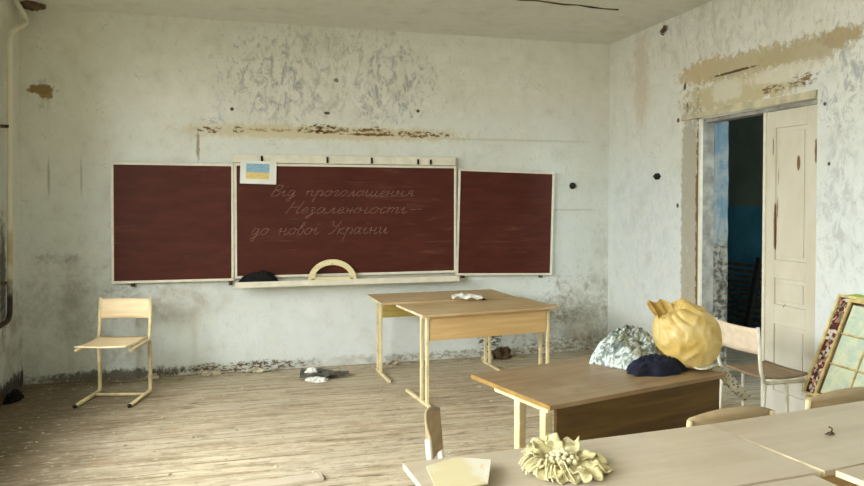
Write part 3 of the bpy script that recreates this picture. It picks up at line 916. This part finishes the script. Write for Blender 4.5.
# ------------------------------------------------------------------ heap on the brown desk
bm = new_bm()
pile(bm, (1.83, 3.05, 0), (.200, .15, .195), 6.2, .75, [(2.6, 11, .34), (2.2, 19, .20), (.9, 7, .22)], .34, 140)
tag(obj('printed_cloth', bm, M['cloth'], None, True), 'pale printed cloth crumpled on the brown desk, left of the yellow bag', 'cloth')
bm = new_bm(); pile(bm, (1.835, 2.845, 0), (.155, .085, .085), 5.1, .75, [(1.2, 7, .4), (.2, 11, .3), (2.2, 17, .15)], .45, 100)
tag(obj('navy_cloth', bm, M['navy'], None, True), 'navy blue garment folded in a heap in front of the printed cloth', 'garment')

def bag():
    bm = new_bm(); s = bmesh.ops.create_icosphere(bm, subdivisions=6, radius=1.0)
    neck = Vector((-.55, .1, .8)).normalized()
    for v in s['verts']:
        p = v.co.normalized()
        k = max(0, p.dot(neck))
        ax = Vector((p - neck * p.dot(neck)))
        ang = math.atan2(ax.dot(Vector((0, 1, 0))), ax.dot(neck.cross(Vector((0, 1, 0)))))
        cre = abs(math.sin(ang * 6 + 1.6 * noise.noise(p * 2))) ** .6
        fold = 1 - abs(noise.noise(p * 2.4 + Vector((4, 1, 2)))) * 1.8
        f = 1 + .10 * noise.noise(p * 1.2 + Vector((9, 1, 4))) + (fold - .5) * .055 + .09 * abs(p.dot(Vector((-.6, .1, .75)).normalized())) + (cre - .6) * .10 * (k ** 1.5) 
        f *= 1 - .22 * max(0, (k - .90) / .10) ** .8
        x = p * f
        z = x.z * .168
        z = max(z, -.135 + .01 * noise.noise(p * 6))
        v.co = Vector((x.x * .143, x.y * .135, z * .95 + .139))
    return bm
bg_ = thing('plastic_bag', 'bulging yellow plastic bag sitting on the right end of the brown desk', 'bag', (2.035, 2.90, .752), R(0))
obj('sack', bag(), M['bag'], bg_, True)
def ear(u, v):
    a = (u - .5) * 2.6
    return (-.095 + .055 * math.sin(a) * (1 + .6 * v) - .02 * v, .03 + .030 * math.cos(a * 1.3) + .012 * math.sin(u * 19 + v * 3), .236 + v * .080 * (1 - .5 * abs(u - .3)) + .010 * math.sin(u * 13))
bm = new_bm(); sheet(bm, ear, 30, 10, .003); obj('handle_knot', bm, M['bag'], bg_, True)
def ear2(u, v):
    return (-.06 + .13 * u, .01 + .03 * math.sin(u * 9), .248 + .04 * v * math.sin(u * PI) + .008 * math.sin(u * 17 + v * 4))
bm = new_bm(); sheet(bm, ear2, 26, 6, .003); obj('handle_fold', bm, M['bag'], bg_, True)

def drape(u, v):
    # flat on the desk, then over its right end and down in loose folds
    s_ = v * .34; y = -.13 + .31 * u
    t = max(0, (s_ - .10) / .24)
    x = min(s_, .10) + .28 * t * (1 - .15 * u); z = -.14 * t ** 1.3 * (1 + .5 * math.sin(u * 9 + .6))
    wv = .016 * math.sin(u * 17 + 4 * v) * min(1, v * 2) + .012 * noise.noise(Vector((u * 6, v * 6, 1)))
    return (x + wv, y + .03 * noise.noise(Vector((v * 4, u * 3, 7))), z + .018 + wv * .5 + .012 * math.sin(v * 14) * t)
bm = new_bm(); sheet(bm, drape, 34, 34, .005)
dr = obj('draped_cloth', bm, M['lace'], None, True)
dr.location = (1.980, 2.885, .752); dr.rotation_euler = (0, 0, R(16.5))
tag(dr, 'grey beige knitted cloth hanging over the right end of the brown desk', 'cloth')

# ------------------------------------------------------------------ bits on tables
def paper_bit(u, v):
    return ((u - .5) * .25, (v - .5) * .20 + .02 * math.sin(u * 5), .026 + .022 * noise.noise(Vector((u * 4, v * 4, 3))) + .020 * abs(math.sin(u * 7 + v * 3)))
bm = new_bm(); sheet(bm, paper_bit, 22, 16, .002)
o = obj('crumpled_paper', bm, M['white_paper'], None, False); o.location = (1.80, 5.60, .699); o.rotation_euler = (0, 0, R(-12))
tag(o, 'crumpled white papers on the pale tables under the chalkboard', 'paper')
bm = new_bm(); heap(bm, (1.955, 5.60, 0), (.02, .015, .014), 4, .2, .1, 3, base=.70)
tag(obj('chalk_stub', bm, M['rubber'], None, True), 'tiny dark lump beside the crumpled white papers', 'lump')

# cardboard sheet
pts = [(-.105, .085), (.0, .095), (.085, .02), (.02, -.115), (-.125, -.095)]
bm = new_bm(); prism(bm, pts, 0, .006)
o = obj('cardboard_sheet', bm, M['card'], None, False, .001)
o.location = (.640, 1.975, .736); o.rotation_euler = (R(1), R(-7), R(2))
tag(o, 'cream cardboard sheet with a lifted right edge on the foreground table', 'cardboard')

# dried flower
fl = thing('felt_flower', 'cream yellow flower with ruffled petals and beaded centre on the foreground table', 'flower', (.935, 1.945, .72), R(10))
rnd = random.Random(5)
def petal(ang, L, W, lift, curl, ruff, seed):
    ca, sa = math.cos(ang), math.sin(ang)
    def f(u, v):
        e = (v - .5) * 2
        wdt = W * 1.15 * (math.sin(min(1, .12 + u) * PI * .62)) ** .8
        edge = abs(e) ** 1.5 * u
        rr = .022 + u * L
        lz = lift * .62 * math.sin(min(1, u * 1.25) * PI / 2) - curl * u ** 3
        z = .010 + lz + ruff * edge * math.sin(u * 16 + e * 4 + seed) + ruff * .8 * (u ** 2) * math.sin(e * 6.5 + seed * 2) + .014 * e * e * u
        rr += ruff * .9 * u ** 3 * math.cos(e * 7 + seed) - .018 * abs(e) ** 3 * u
        x, y = rr, e * wdt
        return (x * ca - y * sa, x * sa + y * ca, max(.004, z))
    return f
specs = [(20, .115, .050, .040, .03, .010), (55, .105, .048, .060, .00, .010), (95, .095, .048, .060, -.01, .009), (132, .100, .046, .055, .00, .008),
         (168, .105, .045, .035, .02, .007), (205, .100, .045, .028, .02, .007), (245, .090, .045, .030, .03, .010), (290, .105, .052, .034, .02, .010), (335, .120, .052, .036, .04, .012)]
for i, (a, L, W, lf, cu, ru) in enumerate(specs):
    bm = new_bm(); sheet(bm, petal(R(a), L, W, lf, cu, ru, i * 1.7), 22, 22, .004); obj('petal', bm, M['petal'], fl, True)
for i in range(26):
    a = i * 2.4; rr = .0098 * math.sqrt(i)
    bm = new_bm(); s = bmesh.ops.create_icosphere(bm, subdivisions=2, radius=.0085)
    for v in bm.verts: v.co += Vector((rr * math.cos(a), rr * math.sin(a) , .058 - rr * .45)); 
    obj('bead', bm, M['kernel'], fl, True)
for i in range(16):   # fringe on the left petals
    a = R(140 + i * 6.5); bm = new_bm()
    L = .085 + .04 * rnd.random(); z = .022 + .018 * rnd.random()
    tube(bm, catmull([(.05 * math.cos(a), .05 * math.sin(a), .02), (.078 * math.cos(a), .075 * math.sin(a), z + .015), (L * math.cos(a + .1), L * math.sin(a + .1), z), ((L + .018) * math.cos(a + .2), (L + .018) * math.sin(a + .2), z * .5)], 4),
         .0035, 6, .5)
    obj('fringe', bm, M['petal'], fl, True)

bm = new_bm(); heap(bm, (0, 0, 0), (.017, .008, .010), 6, .5, .2, 3); tube(bm, catmull([(.0, 0, .005), (.012, .003, .020), (.004, .010, .026)], 4), .003, 6)
o = obj('dried_scrap', bm, M['brownwood'], None, True); o.location = (1.985, 2.0, .7165)
tag(o, 'small dark dried scrap on the beige table at the right', 'scrap')

# ------------------------------------------------------------------ low bench and leaning notice board
bn = thing('low_bench', 'pale low bench against the right wall carrying the leaning notice board', 'bench', (3.475, 3.06, 0))
bm = new_bm(); box(bm, -.155, .155, -.53, .475, .325, .348); obj('bench_top', bm, M['straw'], bn, bevel=.003)
for s in (-1, 1):
    for q in (-1, 1):
        bm = new_bm(); box(bm, s * .13 - .015, s * .13 + .015, q * .46 - .03, q * .46, .0, .325) if q > 0 else box(bm, s * .13 - .015, s * .13 + .015, -.50, -.47, .0, .325)
        obj('leg', bm, M['white_metal'], bn)
bm = new_bm(); box(bm, -.13, .13, .44, .455, .12, .15); box(bm, -.13, .13, -.49, -.475, .12, .15); obj('stretcher', bm, M['white_metal'], bn)

# notice board: local x along its length, y up the slope, z = thickness
LB, HB = 1.05, .655
def leanM():
    # local x -> -Y (towards the camera), local y -> up and to +X, z -> -X side
    a = math.radians(23.5)
    ex = Vector((-.05, -1, 0)).normalized(); ey = Vector((math.sin(a), 0, math.cos(a))); ez = ex.cross(ey).normalized()
    ey = ez.cross(ex).normalized()
    m = Matrix.Identity(4)
    for i, e in enumerate((ex, ey, ez)):
        for k in range(3): m[k][i] = e[k]
    return m
LM = leanM()
nb = thing('notice_board', 'framed notice board of pale green sheets with a floral side strip leaning on the wall', 'notice board', (0, 0, 0))
nb.matrix_world = Matrix.Translation((3.350, 3.575, .349)) @ LM
sgn = 1 if (LM @ Vector((0, 0, 1))).x < 0 else -1
def face(z0, z1): return (z0, z1) if sgn > 0 else (-z1, -z0)
def nbx(x0, x1, y0, y1, z0, z1, bm=None):
    bm = bm or new_bm(); a, b = face(z0, z1); return box(bm, x0, x1, y0, y1, a, b)
obj('backing', nbx(.012, LB - .012, .012, HB - .012, 0.0, .008), M['brownwood'], nb)
bm = new_bm()
for a in ((0, LB, 0, .014), (0, LB, HB - .016, HB), (0, .016, .014, HB - .016), (LB - .016, LB, .014, HB - .016)): nbx(*a, 0, .026, bm)
obj('outer_frame', bm, M['straw'], nb, bevel=.003)
for x0 in (.018, LB - .090):
    obj('floral_strip', nbx(x0, x0 + .072, .016, HB - .018, .0082, .014), M['ornament'], nb)
obj('green_topper', prism(new_bm(), [(.03, HB), (.12, HB + .022), (.30, HB + .015), (.42, HB)], *face(.004, .010)), M['green'], nb)
bm = new_bm(); x0, x1 = .092, LB - .092
for a in ((x0, x0 + .016, .014, HB - .016), (x1 - .016, x1, .014, HB - .016), (x0 + .016, x1 - .016, HB - .036, HB - .016), (x0 + .016, x1 - .016, .014, .026)): nbx(*a, .0082, .022, bm)
cols = 4; cw = (x1 - x0 - .06) / cols; rows = 3; ch = (HB - .046 - .03) / rows
for i in range(1, cols): nbx(x0 + .03 + i * cw - .004, x0 + .03 + i * cw + .004, .03, HB - .046, .0082, .020, bm)
for j in range(1, rows): nbx(x0 + .03, x1 - .03, .03 + j * ch - .004, .03 + j * ch + .004, .0082, .019, bm)
obj('grid_frame', bm, M['gold'], nb, bevel=.001)
for i in range(cols):
    for j in range(rows):
        a = x0 + .03 + i * cw + .006; b = .03 + j * ch + .006
        obj('sheet', nbx(a, a + cw - .012, b, b + ch - .012, .0082, .012), M['map'], nb)

# ------------------------------------------------------------------ corridor lumber
lb = thing('slatted_rack', 'dark slatted wooden rack with a diagonal brace in the unlit corridor', 'rack', (5.42, 6.55, 0), 0)
for k in range(12):
    bm = new_bm(); box(bm, -.02, .02, -.75, .75, .06 + k * .068, .06 + k * .068 + .028); obj('slat', bm, M['brownwood'], lb)
for yy in (-.7, .7):
    bm = new_bm(); box(bm, .02, .06, yy - .03, yy + .03, 0, .88); obj('post', bm, M['brownwood'], lb)
bm = new_bm(); box(bm, -.06, -.02, -.03, .03, -.48, .48, M4=Matrix.Translation((0, -.05, .46)) @ Matrix.Rotation(R(14), 4, 'X')); obj('brace', bm, M['rubber'], lb)

# ------------------------------------------------------------------ debris on the floor
def shard(u, v):
    x = (u - .5) * .42; y = (v - .5) * (.26 * (1 - .75 * max(0, u - .45) / .55))
    return (x, y, .03 + .030 * noise.noise(Vector((u * 3, v * 3, 2))) + .030 * abs(math.sin(u * 6 + v * 2)) * (1 - u * .6))
dbr = thing('torn_foil', 'torn dark foil with white crumpled paper on the floor below the chalkboard', 'litter', (.67, 6.12, 0), R(-8))
bm = new_bm(); sheet(bm, shard, 18, 12, .003); obj('foil', bm, M['greymetal'], dbr)
bm = new_bm(); heap(bm, (0, 0, 0), (.075, .06, .04), 12, .4, .1, 3); w_ = obj('paper_wad', bm, M['white_paper'], dbr); w_.location = (-.06, -.12, 0)
bm = new_bm(); heap(bm, (0, 0, 0), (.05, .04, .05), 14, .4, .1, 3); w_ = obj('paper_wad', bm, M['white_paper'], dbr); w_.location = (-.12, -.02, .025)

bm = new_bm(); box(bm, -.27, .22, -.045, .045, .0, .018); box(bm, .19, .205, -.04, .04, .018, .021)
o = obj('loose_plank', bm, M['laminate'], None, False, .003); o.location = (.19, 3.86, .001); o.rotation_euler = (0, 0, R(7))
tag(o, 'short pale loose board lying on the worn floor at the bottom', 'board')

bm = new_bm(); heap(bm, (-1.73, 6.02, 0), (.045, .10, .06), 21, .5, .25, 4)
tag(obj('black_rag', bm, M['black'], None), 'black sooty rag on the floor in the left corner', 'rag')

lumps = [(2.42, 6.42, .10, .06, .09, 'dark plaster wedge against the wall behind the table legs'), (2.28, 6.40, .05, .04, .06, 'small broken plaster lump just left of the dark wedge'),
         (-.78, 6.47, .05, .03, .04, 'plaster lump at the wall foot just right of the lone chair'), (-.28, 6.46, .08, .04, .035, 'flat plaster crumb at the wall foot below the left wing'),
         (.10, 6.47, .10, .035, .03, 'long low plaster crumb at the wall foot under the tray'), (1.35, 6.45, .07, .03, .03, 'plaster crumb at the wall foot between the pale tables legs')]
for i, (x, y, a, b, c, lab) in enumerate(lumps):
    bm = new_bm(); heap(bm, (0, 0, 0), (a, b, c), 30 + i, .5, .3, 3)
    o = obj('plaster_lump', bm, M['brownwood'] if i < 1 else M['plaster'], None); o.location = (x, y, 0)
    tag(o, lab, 'plaster', 'plaster lumps at the foot of the back wall')
bm = new_bm(); rnd = random.Random(11)
for k in range(230):
    x = rnd.uniform(-1.6, 3.4); y = rnd.uniform(3.2, 6.5) if k % 3 else rnd.uniform(6.25, 6.5); s_ = rnd.uniform(.004, .014)
    a = rnd.random() * 6
    prism(bm, [(x + s_ * math.cos(a + q) * rnd.uniform(.5, 1.3), y + s_ * math.sin(a + q) * rnd.uniform(.5, 1.3)) for q in (0, 1.3, 2.7, 4.1, 5.2)], 0.0, s_ * .4)
tag(obj('plaster_crumbs', bm, M['plaster'], None), 'scattered pale crumbs of fallen plaster all over the plank floor', 'crumbs', kind='stuff')
